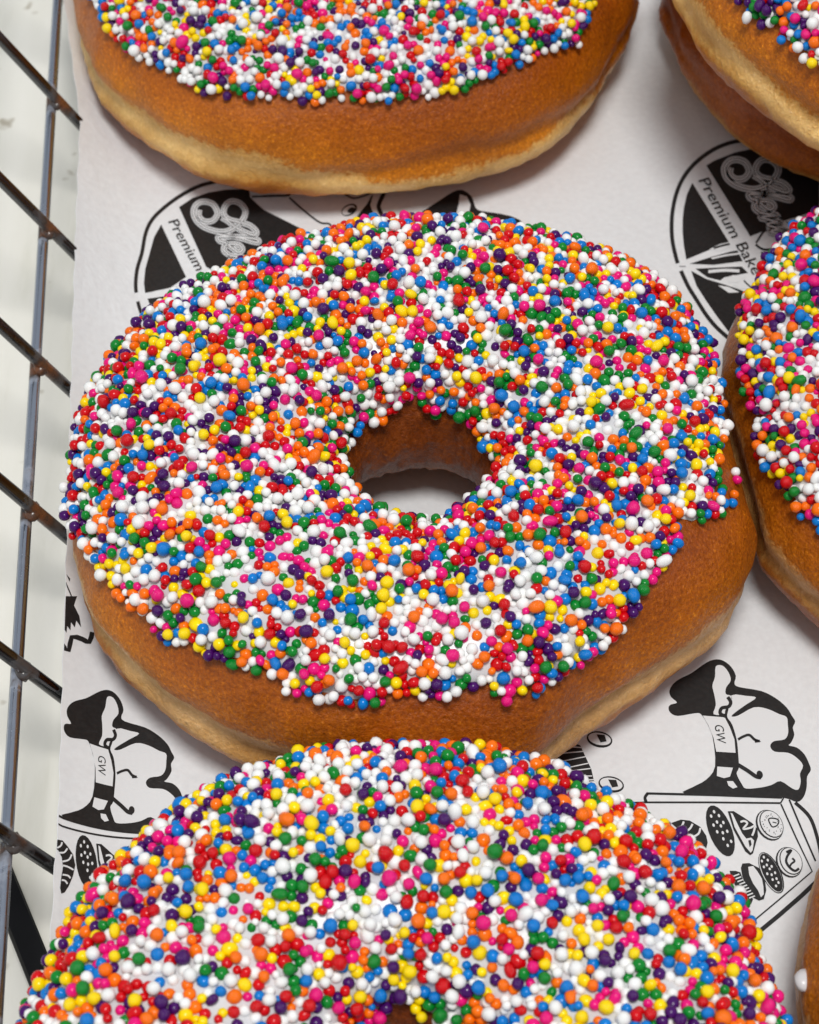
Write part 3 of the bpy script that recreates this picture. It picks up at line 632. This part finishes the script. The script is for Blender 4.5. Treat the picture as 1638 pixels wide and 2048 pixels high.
    for i in single:
        o = bpy.data.objects.new('sprinkle', SPM[colr[i]][i % 5]); COL.objects.link(o); o.parent = root
        m = np.eye(4); m[:3, :3] = Rm[i]*scl[i][None]; m[:3, 3] = Cn[i]; o.matrix_basis = Matrix(m.tolist())
    rest = np.where(~sset)[0]
    if len(rest):
        VV = (Rm[rest][:, None]@(np.array(IVS)[rest % 5]*scl[rest][:, None])[..., None])[..., 0]+Cn[rest][:, None]
        FF = IF[None]+(np.arange(len(rest))*len(IV))[:, None, None]
        me = bpy.data.meshes.new('sprinkles'); nv, nf = VV.shape[0]*VV.shape[1], FF.shape[0]*FF.shape[1]
        me.vertices.add(nv); me.vertices.foreach_set('co', VV.reshape(-1)); me.loops.add(nf*3); me.loops.foreach_set('vertex_index', FF.reshape(-1).astype(np.int32))
        me.polygons.add(nf); me.polygons.foreach_set('loop_start', np.arange(nf, dtype=np.int32)*3)
        for m_ in M_spr: me.materials.append(m_)
        me.polygons.foreach_set('material_index', np.repeat(colr[rest], len(IF)).astype(np.int32)); me.polygons.foreach_set('use_smooth', np.ones(nf, bool)); me.update(); me.validate()
        o = bpy.data.objects.new('sprinkle_coating', me); COL.objects.link(o); o.parent = root; o['kind'] = 'stuff'
    print(nm, 'sprinkles', nb, 'single', len(single))
    return root

make_donut('main', 'whole rainbow sprinkled donut in the middle, its open hole fully in view')
make_donut('bottom', 'nearest sprinkled donut, covered in sprinkles to its edge, cut by the bottom of the photo')
make_donut('top', 'sprinkled donut behind the middle one with a wide bare golden front edge')
make_donut('right', 'sprinkled donut touching the right side of the middle donut, cut off at the right')
make_donut('tr_low', 'bare brown donut lying underneath another donut in the top right corner', iced=False)
make_donut('tr_up', 'sprinkled donut stacked on top of another donut in the top right corner')
br = make_donut('br', 'donut at the lower right corner showing only its brown side and a glaze drip', sprinkled=False)
# glaze drip on that donut's side
P, N = build_surface('br'); og = np.array([*DN['br']['c'], 0]); q = proj(P+og); vis = ((CAM-P-og)*N).sum(-1) > 0
dd = np.where(vis, np.hypot(q[..., 0]-1603, q[..., 1]-1962), 1e9); i, j = np.unravel_index(np.argmin(dd), dd.shape)
V = [(P[i, j]+np.array([v[0]*.0012, v[1]*.0016, v[2]*.0009])*(1+.25*noise.noise(Vector(v*2)))).tolist() for v in IV]
mesh_obj('glaze_drip', V, IF.tolist(), M_ice, br)
